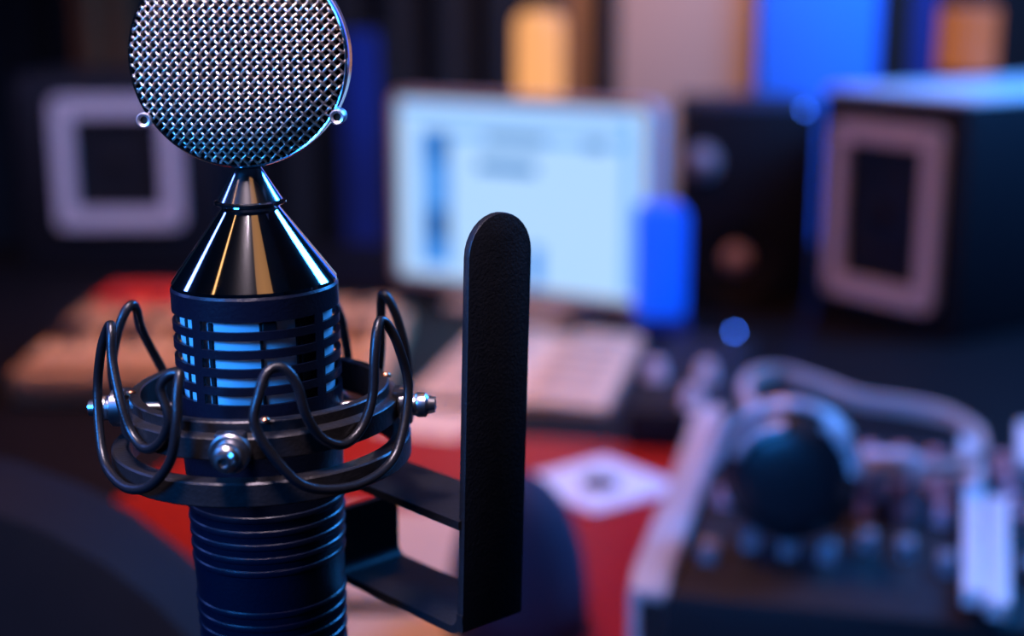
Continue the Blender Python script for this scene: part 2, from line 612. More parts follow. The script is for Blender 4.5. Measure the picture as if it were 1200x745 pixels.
wv, wf = [], []
nw = int(RG / PW) + 1
AMP, WR = 0.00040, 0.00039
s2 = math.sqrt(0.5)
for fam in (0, 1):
    for k in range(-nw, nw + 1):
        v = k * PW
        if abs(v) >= RG - 0.0006:
            continue
        L = math.sqrt(RG * RG - v * v)
        n = max(4, int(2 * L / PW * 4))
        path = []
        for i in range(n + 1):
            t = -L + 2 * L * i / n
            hgt = AMP * math.cos(math.pi * t / PW + math.pi * k) * (1 if fam == 0 else -1)
            if fam == 0:
                x, zv = (t - v) * s2, (t + v) * s2
            else:
                x, zv = (v - t) * s2, (v + t) * s2
            path.append((x, dome(x, zv) - hgt, zv))
        tube_data(path, WR, False, 6, wv, wf)
me = bpy.data.meshes.new('mesh')
me.from_pydata([tuple(v) for v in wv], [], [tuple(f) for f in wf])
me.update()
for p in me.polygons:
    p.use_smooth = True
g = link('wire_grille', me, M_WIRE, mic, (0, 0, HZ - ZB), label='round domed front grille of diagonally woven steel wire')
g['kind'] = 'stuff'
g2 = link('wire_grille', me, M_WIRE, mic, (0, 0, HZ - ZB), (0, 0, math.pi))
g2['kind'] = 'stuff'
link('lining', lathe([(0, -HY - DOME + 0.0030), (RG * 0.5, -HY - DOME * 0.95 + 0.0030), (RG * 0.8, -HY - DOME * 0.55 + 0.0030), (RG - 0.0002, -HY + 0.0024), (RG - 0.0002, HY - 0.0024), (RG * 0.8, HY + DOME * 0.55 - 0.003), (RG * 0.5, HY + DOME * 0.95 - 0.003), (0, HY + DOME - 0.0030)], 64, False, 'Y'), M_DARK, mic, (0, 0, HZ - ZB))
for u, sgn in ((169.5, -1), (400.5, 1)):
    a = math.atan2(-70, sgn * 115)
    px, pz = (HR + 0.0012) * math.cos(a), (HR + 0.0012) * math.sin(a)
    lug = link('lug', lathe([(0.0011, -0.0032), (0.0018, -0.0036), (0.0022, -0.0030), (0.0022, 0.0032), (0.0011, 0.0032)], 24, True, 'Y'), mat('satin_lug_steel', (0.8, 0.76, 0.78), 0.42, 0.85), mic, (px, -HY + 0.0022, HZ - ZB + pz))
    link('screw', lathe([(0, -0.0026), (0.0008, -0.0026), (0.00115, -0.0020), (0.00115, 0.0024), (0, 0.0024)], 16, False, 'Y'), mat('brass_screw', (0.55, 0.30, 0.20), 0.3, 1.0), lug)

# ================================================================== shock mount
sm = empty('shock_mount', MC + AX * (-0.0335), (0, TILT, 0))
tag(sm, 'black two-ring shock mount with looped rubber cords and flat strap bracket', 'shock mount')
SO = (0, 0, 0.0335)
up_prof = [(34.5, 0.2), (34.9, 0.5), (37.3, 0.5), (37.7, 0.1), (37.7, -2.6), (40.2, -3.2), (40.6, -3.6), (40.6, -9.2), (40.2, -9.6), (34.9, -9.6), (34.5, -9.2)]
link('upper_ring', lathe(up_prof, 112, True, scale=0.001), M_BLACKRING, sm, SO)
lo_prof = [(38.4, -15.3), (38.8, -14.9), (43.3, -14.9), (43.8, -15.4), (43.8, -21.4), (43.3, -21.9), (38.8, -21.9), (38.4, -21.5)]
link('lower_ring', lathe(lo_prof, 112, True, scale=0.001), M_BLACKRING, sm, SO)


PHI0 = 10.5                        # the camera looks at the microphone from this azimuth


def cyl(phi, r, z):
    a = R(phi + PHI0)
    return Vector((r * math.sin(a), -r * math.cos(a), z)) * 0.001


half = [(0, 46.4, -19.2), (17, 46.4, -16.6), (26.5, 46.6, -8.5), (29, 46.2, 3), (27.3, 44.4, 14.0), (25.2, 42.4, 20.2), (22, 41.2, 22.6), (18.3, 41.6, 20.6), (15.2, 42.3, 14), (13, 42.6, 3), (9, 42.1, -5), (0, 42.1, -8.2)]
loop = half + [(-f, r, z) for f, r, z in half[-2:0:-1]]
# (azimuth, height) of the two peaks of each cord; the cords sit at slightly different heights
for (f0, h0), (f1, h1), skew, slim in (((5.5, 16.0), (56, 23.0), 0, 0), ((-80, 22.5), (-31, 14.5), 6, 1), ((-166, 20.0), (-117, 22.6), -6, 0), ((111, 22.6), (147, 17.5), 0, 0)):
    mid, hs_ = (f0 + f1) / 2, (f1 - f0) / 2
    P = []
    for f, r, z in loop:
        t = max(-1, min(1, f / 22))
        hp_ = h0 + (h1 - h0) * (t + 1) / 2
        g_ = f
        if slim and f > 22:
            g_ = 22 + (f - 22) * 0.25
        elif slim and f > 3 and r > 46:
            g_ = f * 0.8
        if r < 42.65 and z < 10:
            g_ = f + skew * (1 - max(0, z) / 10 * 0.5)
        P.append(cyl(mid + g_ / 22 * hs_ * (1 if z > -4 else 22 / max(hs_, 20)), r, z * hp_ / 22.6 if z > 0 else z))
    link('rubber_cord', tube(catmull(P, True, 7), 0.00142, True, 10), M_RUBBER, sm, SO)
scr_prof = [(0, 23.9 - 0.0), (1.6, 24.0), (1.6, 40.0), (5.3, 40.8), (5.6, 41.2), (5.6, 44.2), (5.0, 44.7), (3.2, 44.8), (3.2, 45.6), (3.5, 45.8), (3.7, 46.3), (3.7, 48.6), (2.8, 49.4), (2.4, 51.4), (1.4, 51.6), (1.3, 50.8), (0, 50.8)]
scr_me = lathe([(r, z) for r, z in scr_prof], 32, scale=0.001)
boss_me = box(0.0085, 0.004, 0.0075, 0.001, 2)
nut_me = lathe([(3.0, 0), (4.4, 0.1), (4.6, 0.6), (4.6, 2.4), (4.2, 3.0), (3.0, 3.0)], 6, True, scale=0.001, angle=20)
for phi in (-12, 79, 168, 258):
    d = cyl(phi, 1000, 0)
    t = link('thumbscrew', scr_me, M_STEEL, sm, (0, 0, 0.0335 - 0.0064), look_at_rot(d))
    b = link('boss', boss_me, M_BLACKRING, sm, Vector((0, 0, 0.0335 - 0.0048)) + d * 0.0410, (0, 0, R(phi + PHI0)))
    p_ = cyl(phi + 13, 37.2, 0.2)
    link('bolt', lathe([(0, 1.3), (0.9, 1.2), (1.4, 0.7), (1.5, 0)], 16, scale=0.001), mat('copper_bolt', (0.5, 0.2, 0.11), 0.35, 1.0), sm, Vector((0, 0, 0.0335)) + p_)
# ---- strap bracket: nv points right and towards the camera, dv along the strap width
YAW = R(43.5)
dv = Vector((math.cos(YAW), math.sin(YAW), 0))
nv = Vector((math.sin(YAW), -math.cos(YAW), 0))
bot = at_d(574, 728, 0.432)          # centre of the tall bar's lower end
inv = mic.matrix_basis
ROT = Matrix.Rotation(TILT, 4, 'Y')
SMW = Matrix.Translation(MC + AX * (-0.0335)) @ ROT
SMI = SMW.inverted()
W_ST, T_ST = 0.0245, 0.0026


def strap_obj(name, me, origin, xa, za, label=None):
    """mesh in (x along xa, z along za); placed under the shock mount"""
    ya = za.cross(xa)
    Mx = Matrix((xa, ya, za)).transposed().to_4x4()
    Mx.translation = origin
    o = link(name, me, M_BLACKMET, sm)
    o.matrix_local = SMI @ Mx
    if label:
        o['label'] = label
    return o


lean = R(1.9)
zb_ = (Vector((0, 0, 1)) * math.cos(lean) + dv * math.sin(lean)).normalized()
xb_ = (dv * math.cos(lean) - Vector((0, 0, 1)) * math.sin(lean)).normalized()
HB = 0.1250
out = [(-W_ST / 2, 0.0), (W_ST / 2, 0.0)]
for i in range(17):
    a = math.pi * i / 16
    out.append((W_ST / 2 * math.cos(a), HB - W_ST / 2 + W_ST / 2 * math.sin(a)))
strap_obj('bracket_bar', plate(out, T_ST, 'Y', bev=0.0004), bot, xb_, zb_, 'tall flat upright bracket bar with rounded top')
LU = 0.060
up_pos = bot - nv * LU
# bottom strap with a small bend at each end
def bent(w_, pts, t):
    """extrude a centre line in the (n, z) plane across the strap width"""
    n = len(pts)
    verts, faces = [], []
    for i, (a, b) in enumerate(pts):
        p0 = Vector(pts[max(i - 1, 0)])
        p1 = Vector(pts[min(i + 1, n - 1)])
        tt = (p1 - p0).normalized()
        nn = Vector((-tt.y, tt.x)) * (t / 2)
        for s in (-w_ / 2, w_ / 2):
            verts += [(s, a + nn.x, b + nn.y), (s, a - nn.x, b - nn.y)]
    for i in range(n - 1):
        q = i * 4
        faces += [(q, q + 4, q + 5, q + 1), (q + 2, q + 3, q + 7, q + 6), (q, q + 2, q + 6, q + 4), (q + 1, q + 5, q + 7, q + 3)]
    faces += [(0, 1, 3, 2), (4 * n - 4, 4 * n - 2, 4 * n - 1, 4 * n - 3)]
    return pydata(verts, faces, 40)


rb = 0.005
cl = [(0.0, 0.006)] + [(rb - rb * math.cos(R(10 * i)), rb - rb * math.sin(R(10 * i))) for i in range(0, 10)]
cl += [(LU - rb + rb * math.sin(R(10 * i)), rb - rb * math.cos(R(10 * i))) for i in range(0, 10)]
cl += [(LU, 0.0225)]
strap_obj('bracket_base', bent(W_ST, cl, T_ST), bot - nv * 0.0, dv, Vector((0, 0, 1)), 'bent base strap turning up into a short lip')
arm_z = 0.0340
strap_obj('bracket_arm', bent(W_ST, [(0.0, 0), (LU * 0.95, 0)], T_ST), bot + Vector((0, 0, arm_z)), dv, Vector((0, 0, 1)))

# ---- the stand behind it
st_top = up_pos - nv * 0.024 - dv * 0.006 + Vector((0, 0, 0.006))
stand = empty('microphone_stand', (st_top.x, st_top.y, 0))
tag(stand, 'black microphone stand hidden behind the microphone body', 'stand')
link('pole', tube([(0, 0, 0.02), (0, 0, 0.55), (0, 0, 0.551), (0, 0, st_top.z + 0.012)], [0.012, 0.012, 0.008, 0.008], False, 20), M_BLACKMET, stand)
link('base', lathe([(0, 0), (0.09, 0), (0.094, 0.006), (0.09, 0.014), (0.03, 0.022), (0.014, 0.03), (0, 0.03)], 48), M_BLACKMET, stand)
link('clutch', lathe([(0.009, 0), (0.016, 0.002), (0.017, 0.045), (0.010, 0.05)], 24, True), M_BLACKPL, stand, (0, 0, 0.52))
cb = link('clamp', box(0.018, 0.014, 0.016, 0.002, 2), M_BLACKPL, stand, (nv.x * 0.012, nv.y * 0.012, st_top.z), (0, 0, YAW))

# ================================================================== computer screen
scr_l, scr_r = at_y(465, 219, 2.17), at_y(770, 225, 1.93)
sw = math.hypot(scr_r.x - scr_l.x, scr_r.y - scr_l.y)
yaw = math.atan2(scr_r.y - scr_l.y, scr_r.x - scr_l.x)
cx, cy = (scr_l.x + scr_r.x) / 2, (scr_l.y + scr_r.y) / 2
ztop, zbot = at_y(615, 112, cy).z, at_y(615, 345, cy).z
mon = empty('computer_monitor', (cx, cy, DESK_Z), (0, 0, yaw))
tag(mon, 'silver-framed flat computer monitor showing a pale blue window', 'monitor')
sh = ztop - zbot
mz = (ztop + zbot) / 2 - DESK_Z
link('frame', frame_mesh(sw, sh, sw - 0.022, sh - 0.024, 0.022, 0.02, 0.004), M_SILVER, mon, (0, 0, mz))
link('back', plate(rrect(sw - 0.01, sh - 0.01, 0.018, 4), 0.03, 'Y', bev=0.008), M_SILVER, mon, (0, 0.026, mz))
m_scr = mat('lit_screen', (0.02, 0.02, 0.02), 0.3, emit=(0.41, 0.655, 1.0), es=1.08)
scr = link('screen', box(sw - 0.021, 0.006, sh - 0.023), m_scr, mon, (0, -0.002, mz), label='glowing pale blue screen')
m_ui_d = mat('screen_dark_blue', (0.01, 0.01, 0.01), 0.3, emit=(0.008, 0.05, 0.2), es=1)
m_ui_m = mat('screen_mid_blue', (0.01, 0.01, 0.01), 0.3, emit=(0.05, 0.28, 0.85), es=1)
m_ui_c = mat('screen_cyan_bar', (0.01, 0.01, 0.01), 0.3, emit=(0.0, 0.16, 0.5), es=1)
m_ui_e = mat('screen_edge_blue', (0.01, 0.01, 0.01), 0.3, emit=(0.16, 0.45, 1.0), es=1)


def ui(name, u0, u1, v0, v1, m):
    a, b = (u0 - 455) / 324 - 0.5, (u1 - 455) / 324 - 0.5
    c, d = 0.5 - (v0 - 104) / 243, 0.5 - (v1 - 104) / 243
    link(name, box((b - a) * sw, 0.0012, (c - d) * sh), m, scr, ((a + b) / 2 * sw, -0.0034, (c + d) / 2 * sh))


ui('sidebar', 492, 530, 150, 322, m_ui_m)
ui('sidebar_item', 508, 528, 152, 190, m_ui_d)
ui('sidebar_item', 496, 508, 195, 250, m_ui_e)
ui('sidebar_item', 502, 528, 250, 290, m_ui_d)
ui('toolbar', 466, 752, 122, 131, m_ui_e)
ui('toolbar', 532, 745, 150, 160, m_ui_e)
ui('toolbar_button', 576, 652, 150, 162, m_ui_c)
ui('text_line', 566, 640, 184, 197, m_ui_c)
ui('text_line', 698, 722, 150, 163, m_ui_c)
ui('text_line', 630, 648, 284, 332, m_ui_m)
ui('window_edge', 744, 754, 128, 330, m_ui_e)
link('stand_neck', box(0.06, 0.02, mz, 0.006, 2, True), M_SILVER, mon, (0, 0.05, 0))
link('stand_foot', plate(rrect(0.20, 0.17, 0.02), 0.010, 'Z', bev=0.003), M_SILVER, mon, (0, 0.02, 0.005))


# ================================================================== lamps
def glow(name, col, s, body):
    return mat(name, body, 0.5, 0, 0.04, 20, emit=col, es=s)


def lamp(name, pos, rad_, hgt, stem, col, s, label, round_top=True):
    r = empty(name, pos)
    tag(r, label, 'lamp')
    if stem > 0.02:
        link('base', lathe([(0, 0), (rad_ * 1.3, 0), (rad_ * 1.3, 0.008), (rad_ * 1.1, 0.014), (0.008, 0.02), (0, 0.02)], 32), M_BLACKPL, r)
        link('stem', tube([(0, 0, 0.015), (0, 0, stem)], 0.006, False, 12), M_BLACKPL, r)
    else:
        link('base', lathe([(0, 0), (rad_ * 1.02, 0), (rad_ * 1.02, stem), (0, stem)], 32), M_BLACKPL, r)
    c = rad_ * (0.6 if round_top else 0.12)
    prof = [(0, stem), (rad_ * 0.97, stem), (rad_, stem + 0.004), (rad_, stem + hgt - c)]
    for i in range(1, 7):
        a = R(15 * i)
        prof.append((rad_ - c + c * math.cos(a), stem + hgt - c + c * math.sin(a)))
    prof.append((0, stem + hgt))
    link('shade', lathe(prof, 40, angle=50), glow(name + '_glow', col, s, (0.12, 0.05, 0.02)), r, label='glowing amber shade')
    return r


lp = at_y(632, 110, 2.45)
lamp('tall_amber_lamp', (lp.x, 2.45, DESK_Z), 0.041, at_y(632, 12, 2.45).z - at_y(632, 125, 2.45).z, at_y(632, 125, 2.45).z - DESK_Z, (1.0, 0.43, 0.15), 1.0, 'glowing amber lamp rising behind the top of the computer monitor')

# blue mood lamp at the corner of the screen
bp_ = at_z(771, 392, DESK_Z)
bl = empty('blue_table_lamp', bp_)
tag(bl, 'glowing deep blue table lamp at the right corner of the monitor', 'lamp')
link('base', plate(rrect(0.074, 0.074, 0.012), 0.03, 'Z', bev=0.004), mat('navy_lamp_base', (0.01, 0.03, 0.2), 0.4), bl, (0, 0, 0.015))
hb_ = at_y(771, 240, bp_.y).z - DESK_Z
link('shade', plate(rrect(0.068, hb_ - 0.03, 0.014, 5), 0.06, 'Y', bev=0.006), glow('blue_lamp_glow', (0.0, 0.085, 1.0), 0.95, (0.01, 0.05, 0.4)), bl, (0, 0, 0.03 + (hb_ - 0.03) / 2), label='glowing blue shade')


# ================================================================== loudspeakers
def square_speaker(name, pos, yaw_, wd, dp, ht, fw, fz, label, edge=None):
    """pos: front bottom centre; local -y is the front"""
    r = empty(name, pos, (0, 0, yaw_))
    tag(r, label, 'speaker', 'square-framed studio speakers')
    link('cabinet', box(wd, dp, ht, 0.006, 2, True, (0, dp / 2, 0)), M_BLACKBOX, r)
    fr = link('woofer_frame', frame_mesh(fw[0], fw[1], fw[0] - fw[2] * 2, fw[1] - fw[2] * 2, 0.014, 0.014, 0.006), mat('pale_frame_plastic', (0.60, 0.52, 0.52), 0.6, 0, 0.04, 60, spec=0.2), r, (0, -0.006, fz), label='pale square frame')
    cr = min(fw[0], fw[1]) / 2 - fw[2] - 0.004
    link('woofer', lathe([(cr, -0.004), (cr * 0.96, -0.009), (cr * 0.86, -0.004), (cr * 0.35, 0.0), (cr * 0.33, -0.004), (cr * 0.18, -0.010), (0, -0.012)], 48, False, 'Y', 25), M_CONE, r, (0, 0.003, fz))
    link('baffle', box(fw[0] - fw[2] * 2 + 0.004, 0.004, fw[1] - fw[2] * 2 + 0.004), M_BLACKPL, r, (0, -0.0015, fz))
    for sx in (-1, 1):
        for sz in (-1, 1):
            link('corner_screw', lathe([(0, -0.003), (0.004, -0.002), (0.0045, 0)], 10, False, 'Y'), M_BLACKPL, fr, (sx * (fw[0] / 2 - fw[2] / 2), -0.007, sz * (fw[1] / 2 - fw[2] / 2)))
    return r


# left one, almost square to the camera
yl = 2.36
c = at_y(137, 190, yl)
fwl = abs(at_y(211, 190, yl).x - at_y(65, 190, yl).x)
fhl = at_y(137, 114, yl).z - at_y(137, 267, yl).z
zb_l = DESK_Z
htl = at_y(137, 88, yl).z - DESK_Z
square_speaker('studio_speaker', (c.x + 0.003, yl, DESK_Z), R(3), fwl + 0.12, 0.25, htl, (fwl, fhl, 0.031), at_y(137, 190, yl).z - DESK_Z, 'black studio speaker with pale square frame left of the microphone head')
# right one, toed in
q0, q1 = at_y(973, 240, 2.02), at_y(1100, 250, 1.86)
fwr = math.hypot(q1.x - q0.x, q1.y - q0.y)
yawr = math.atan2(q1.y - q0.y, q1.x - q0.x)
cr_ = (q0 + q1) / 2
zc_r = at_y(1037, 250, cr_.y).z
fhr = at_y(1037, 142, cr_.y).z - at_y(1037, 350, cr_.y).z
htr = at_y(1050, 116, cr_.y).z - DESK_Z
rs = square_speaker('studio_speaker', (cr_.x + 0.005, cr_.y, DESK_Z), yawr, fwr + 0.065, 0.46, htr, (fwr, fhr, 0.027), zc_r - DESK_Z, 'large black studio speaker with pale frame under the right amber lamp')
link('lit_top', box(fwr + 0.065 - 0.004, 0.456, 0.010, 0.003, 1, True, (0, 0.23, 0)), mat('lit_top_tone', (0.75, 0.78, 0.80), 0.4, 0, 0.05, 20), rs, (0, 0, htr), label='speaker top with bright reflection painted in')  # thin pale slab added so the black cabinet's top looks brightly lit
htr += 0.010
rtop = DESK_Z + htr
lpos = at_z(1131, 90, rtop)
lamp('amber_pillar_lamp', (lpos.x, lpos.y, rtop), 0.044, at_y(1131, 8, lpos.y).z - rtop - 0.008, 0.008, (1.0, 0.27, 0.055), 0.36, 'short amber pillar lamp standing on the large right speaker', False)

# middle two-way speaker
ym = 2.12
ml, mr = at_y(802, 200, ym), at_y(957, 200, ym)
mt = at_y(880, 124, ym).z
ms = empty('bookshelf_speaker', ((ml.x + mr.x) / 2, ym, DESK_Z), (0, 0, R(-4)))
tag(ms, 'plain black two-way speaker between the blue lamp and the large speaker', 'speaker')
mw, mh = mr.x - ml.x, mt - DESK_Z
link('cabinet', box(mw, 0.26, mh, 0.006, 2, True, (0, 0.13, 0)), M_BLACKBOX, ms)
tw = at_y(823, 190, ym)
link('tweeter', lathe([(0.026, 0), (0.025, -0.004), (0.017, -0.005), (0.016, -0.010), (0.011, -0.018), (0, -0.022)], 32, False, 'Y'), mat('tweeter_highlight', (0.34, 0.28, 0.29), 0.5, 0.0), ms, (tw.x - ms.location.x, 0, tw.z - DESK_Z), label='tweeter dome with its highlight painted in')  # highlight on the dome put into its pale colour
wf_ = at_y(855, 303, ym)
wo = link('woofer', lathe([(0.062, 0), (0.060, -0.006), (0.053, -0.004), (0.024, 0.012), (0, 0.012)], 48, False, 'Y'), M_CONE, ms, (wf_.x - ms.location.x + 0.01, -0.001, wf_.z - DESK_Z))
link('dust_cap', lathe([(0.024, 0.011), (0.020, 0.0), (0.010, -0.006), (0, -0.008)], 32, False, 'Y'), mat('dust_cap_reflection', (0.55, 0.33, 0.25), 0.5), wo, (0, 0, 0), label='dust cap with warm reflection painted in')  # warm reflection in the woofer put into the cap colour
m_led = mat('blue_led', (0.01, 0.05, 0.3), 0.3, emit=(0.0, 0.11, 1.0), es=65)
l2 = at_y(861, 386, 1.94)
led_me = lathe([(0, 0.0022), (0.0012, 0.0019), (0.0022, 0), (0.0012, -0.0019), (0, -0.0022)], 16, False, 'Y', 60)
l1 = at_y(943, 128, ym - 0.004)
link('led', led_me, mat('dim_blue_led', (0.01, 0.05, 0.3), 0.3, emit=(0.03, 0.12, 0.7), es=34), ms, (l1.x - ms.location.x, -0.004, l1.z - DESK_Z), label='small dim blue light')

# ================================================================== keyboard with red panel (left)
kb_l, kb_r = at_z(12, 425, DESK_Z + 0.05), at_z(455, 425, DESK_Z + 0.05)
KW = kb_r.x - kb_l.x
kx, ky = (kb_l.x + kb_r.x) / 2, kb_l.y
kb = empty('music_keyboard', (kx, ky, DESK_Z), (0, 0, R(0)))
tag(kb, 'beige music keyboard with a bright red rear panel behind the microphone', 'keyboard')
m_beige = mat('beige_plastic', (0.52, 0.31, 0.15), 0.5, 0, 0.06, 40)
m_key = mat('ivory_key_plastic', (0.70, 0.42, 0.19), 0.35, 0, 0.04, 40)
KD = 0.36
link('case', box(KW, KD, 0.04, 0.008, 2, True, (0, KD / 2 - 0.01, 0.002)), m_beige, kb)
link('control_panel', box(KW - 0.02, KD - 0.17 - 0.06, 0.02, 0.004, 2, True, (0, 0, 0)), m_beige, kb, (0, 0.17 + (KD - 0.23) / 2, 0.038))
link('red_panel', box(KW * 0.58, 0.10, 0.055, 0.008, 2, True), mat('bright_red_panel', (0.72, 0.03, 0.012), 0.4, 0, 0.08, 30), kb, (-KW * 0.17, KD - 0.045, 0.012), label='bright red rear panel')
nk = 21
kw = (KW - 0.03) / nk
wk = box(kw - 0.001, 0.145, 0.016, 0.0015, 1, True)
bk = box(kw * 0.55, 0.09, 0.012, 0.0015, 1, True)
for i in range(nk):
    x = -KW / 2 + 0.015 + kw * (i + 0.5)
    link('white_key', wk, m_key, kb, (x, 0.083, 0.038))
    if i % 7 in (0, 1, 3, 4, 5) and i < nk - 1:
        link('black_key', bk, M_BLACKPL, kb, (x + kw / 2, 0.112, 0.052))
knob_me = lathe([(0, 0.016), (0.006, 0.016), (0.007, 0.014), (0.008, 0.002), (0.009, 0), (0, 0)], 20)
for i in range(8):
    link('knob', knob_me, M_BLACKPL, kb, (-KW / 2 + 0.06 + i * 0.052, 0.24, 0.058))

# ================================================================== things lying on the desk
def book(name, pos, yaw_, pw, ph, label):
    r = empty(name, pos, (0, 0, yaw_))
    tag(r, label, 'book')
    link('cover', box(pw * 2 + 0.012, ph + 0.008, 0.004, 0.001, 1, True), mat('grey_book_cover', (0.12, 0.10, 0.10), 0.6), r)
    for s in (-1, 1):
        verts, faces = [], []
        n = 10
        for i in range(n + 1):
            t = i / n
            h = 0.004 + 0.012 * math.sin(min(1, t * 2.2) * math.pi / 2) * (1 - 0.55 * t) + (0.002 if i == 0 else 0)
            for y in (-ph / 2, ph / 2):
                verts += [(s * t * pw, y, 0.004), (s * t * pw, y, h)]
        for i in range(n):
            q = 4 * i
            faces += [(q + 1, q + 5, q + 7, q + 3), (q, q + 2, q + 6, q + 4), (q, q + 4, q + 5, q + 1), (q + 2, q + 3, q + 7, q + 6)]
        faces += [(0, 1, 3, 2), (4 * n, 4 * n + 2, 4 * n + 3, 4 * n + 1)]
        pg = link('page_block', pydata(verts, faces, 40), M_PAPER, r)
        m_ln = mat('grey_print', (0.30, 0.26, 0.24), 0.8)
        for j in range(6):
            link('staff_line', box(pw * 0.7, 0.010, 0.0006), m_ln, pg, (s * pw * 0.52, ph * 0.36 - j * ph * 0.145, 0.0147), (0, R(s * 3.2), 0))
    return r


bc = at_z(600, 448, DESK_Z)
book('open_score_book', (bc.x + 0.028, bc.y + 0.05, DESK_Z), R(-12), 0.112, 0.34, 'large open score book lying below the computer monitor')


def sheet(name, u, v, wd, dp, yaw_, label, m=None, cat='paper', dz=0.0008):
    pz = at_z(u, v, DESK_Z)
    me = plate(rrect(wd, dp, 0.002, 2), dz, 'Z')
    o = link(name, me, m or M_PAPER, None, (pz.x, pz.y, MAT_Z + dz / 2), (0, 0, yaw_))
    return tag(o, label, cat)


sheet('paper_sheet', 505, 498, 0.10, 0.10, R(-20), 'small white sheet lying left of the upright bracket bar')
sheet('paper_sheet', 420, 672, 0.21, 0.28, R(-6), 'tan sheet on the desk seen through the strap bracket', mat('tan_paper', (0.52, 0.36, 0.24), 0.8, 0, 0.05, 30))
pp = at_z(445, 714, DESK_Z + 0.005)
pen = empty('pen', (pp.x, pp.y, MAT_Z + 0.0008))
tag(pen, 'short dark pen lying on the tan sheet below the bracket', 'pen')
link('barrel', tube([(-0.040, 0, 0.005), (0.022, 0, 0.005), (0.026, 0, 0.005)], [0.0048, 0.0048, 0.003], False, 12), M_BLACKPL, pen)
link('tip', tube([(0.026, 0, 0.005), (0.036, 0, 0.005)], [0.003, 0.0008], False, 12), M_STEEL, pen)
link('clip', box(0.026, 0.002, 0.001, 0.0003, 1), M_STEEL, pen, (-0.024, 0, 0.0105))
# square card with a dark disc
cp = at_z(703, 572, DESK_Z)
card = empty('square_card', (cp.x, cp.y, MAT_Z), (0, 0, R(38)))
tag(card, 'pale blue-white square card with dark centre on the red mat', 'card')
link('sleeve', plate(rrect(0.112, 0.112, 0.003, 2), 0.003, 'Z', bev=0.0006), mat('pale_card', (0.62, 0.72, 0.85), 0.5, 0, 0.04, 40), card, (0, 0, 0.0015))
link('dark_centre', lathe([(0, 0.006), (0.014, 0.0055), (0.018, 0.003), (0.018, 0.0), (0, 0)], 24), M_BLACKPL, card, (-0.004, -0.004, 0.003), label='dark round centre')

# rounded dark dome
dp_ = at_d(612, 745, 0.93)
dome_base = at_z(607, 752, DESK_Z)
dm = empty('rounded_dome', (dome_base.x, dome_base.y + 0.02, MAT_Z))
tag(dm, 'dark blue rounded dome behind the foot of the bracket bar', 'dome')
dh = 0.118
dr = 0.052
pr = [(0, 0.002), (dr * 0.9, 0.002), (dr, 0.008)]
for i in range(1, 12):
    a = R(90 * i / 12)
    pr.append((dr * math.cos(a) ** 0.9, 0.012 + (dh - 0.012) * math.sin(a)))
pr.append((0, dh))
link('shell', lathe(pr, 48, angle=60), mat('dark_blue_dome_fabric', (0.006, 0.009, 0.040), 0.8, 0, 0.15, 200, 0.4, 900), dm)
link('foot_ring', lathe([(dr * 0.7, 0), (dr * 1.02, 0), (dr * 1.03, 0.005), (dr * 0.7, 0.006)], 40, True), M_BLACKPL, dm)

# ================================================================== small effects unit with knobs
fu = at_z(815, 478, DESK_Z)
fx = empty('knob_controller', (fu.x, fu.y, DESK_Z), (0, 0, R(-14)))
tag(fx, 'small dark control box with knobs painted as bright glints behind the headphones', 'control box')
link('case', box(0.105, 0.34, 0.045, 0.005, 2, True), M_BLACKBOX, fx)
m_knob = mat('knob_highlight', (0.88, 0.82, 0.88), 0.25, 0.3, 0.05, 60)  # knob glints painted in as an overall pale colour
kn = lathe([(0, 0.020), (0.007, 0.0195), (0.0095, 0.016), (0.011, 0.002), (0.012, 0), (0, 0)], 24, angle=50)
for u, v in ((828, 432), (798, 492), (833, 515), (768, 430), (812, 462), (745, 415)):
    pz = at_z(u, v, DESK_Z + 0.057) - Vector(fx.location)
    pz = Matrix.Rotation(R(14), 3, 'Z') @ Vector((pz.x, pz.y, 0))
    if abs(pz.x) < 0.046 and abs(pz.y) < 0.165:
        k_ = link('knob', kn, m_knob, fx, (pz.x, pz.y, 0.045))
        link('pointer', box(0.0016, 0.008, 0.001), M_BLACKPL, k_, (0, 0.004, 0.0203))
led_o = link('led', led_me, m_led, fx)
lw = at_z(861, 386, DESK_Z + 0.05) - Vector(fx.location)
lw = Matrix.Rotation(R(14), 3, 'Z') @ Vector((lw.x, lw.y, 0))
led_o['label'] = 'bright blue power light'
led_o.location = (lw.x, lw.y, 0.0475)

# ================================================================== mixer
MXY = R(-14)
MZ = 0.075
fl = at_z(738, 690, DESK_Z + MZ)
mx = empty('mixing_desk', (fl.x, fl.y, DESK_Z), (0, 0, MXY))
tag(mx, 'black mixing desk with pale cheeks, faders and rows of knobs', 'mixer')
MW, MD = 0.62, 0.37
link('case', box(MW, MD, MZ, 0.006, 2, True, (MW / 2, MD / 2, 0)), M_BLACKBOX, mx)
link('cheek', plate([(0, 0.002), (MD, 0.002), (MD, MZ + 0.02), (MD * 0.6, MZ + 0.010), (0.02, MZ + 0.008), (0, MZ)], 0.026, 'X', bev=0.003), mat('pale_side_cheek', (0.46, 0.42, 0.44), 0.5, 0, 0.08, 30), mx, (0.012, 0, 0), label='pale side cheek')
link('cheek', plate([(0, 0.002), (MD, 0.002), (MD, MZ + 0.02), (MD * 0.6, MZ + 0.010), (0.02, MZ + 0.008), (0, MZ)], 0.026, 'X', bev=0.003), MATS['pale_side_cheek'], mx, (MW - 0.012, 0, 0))
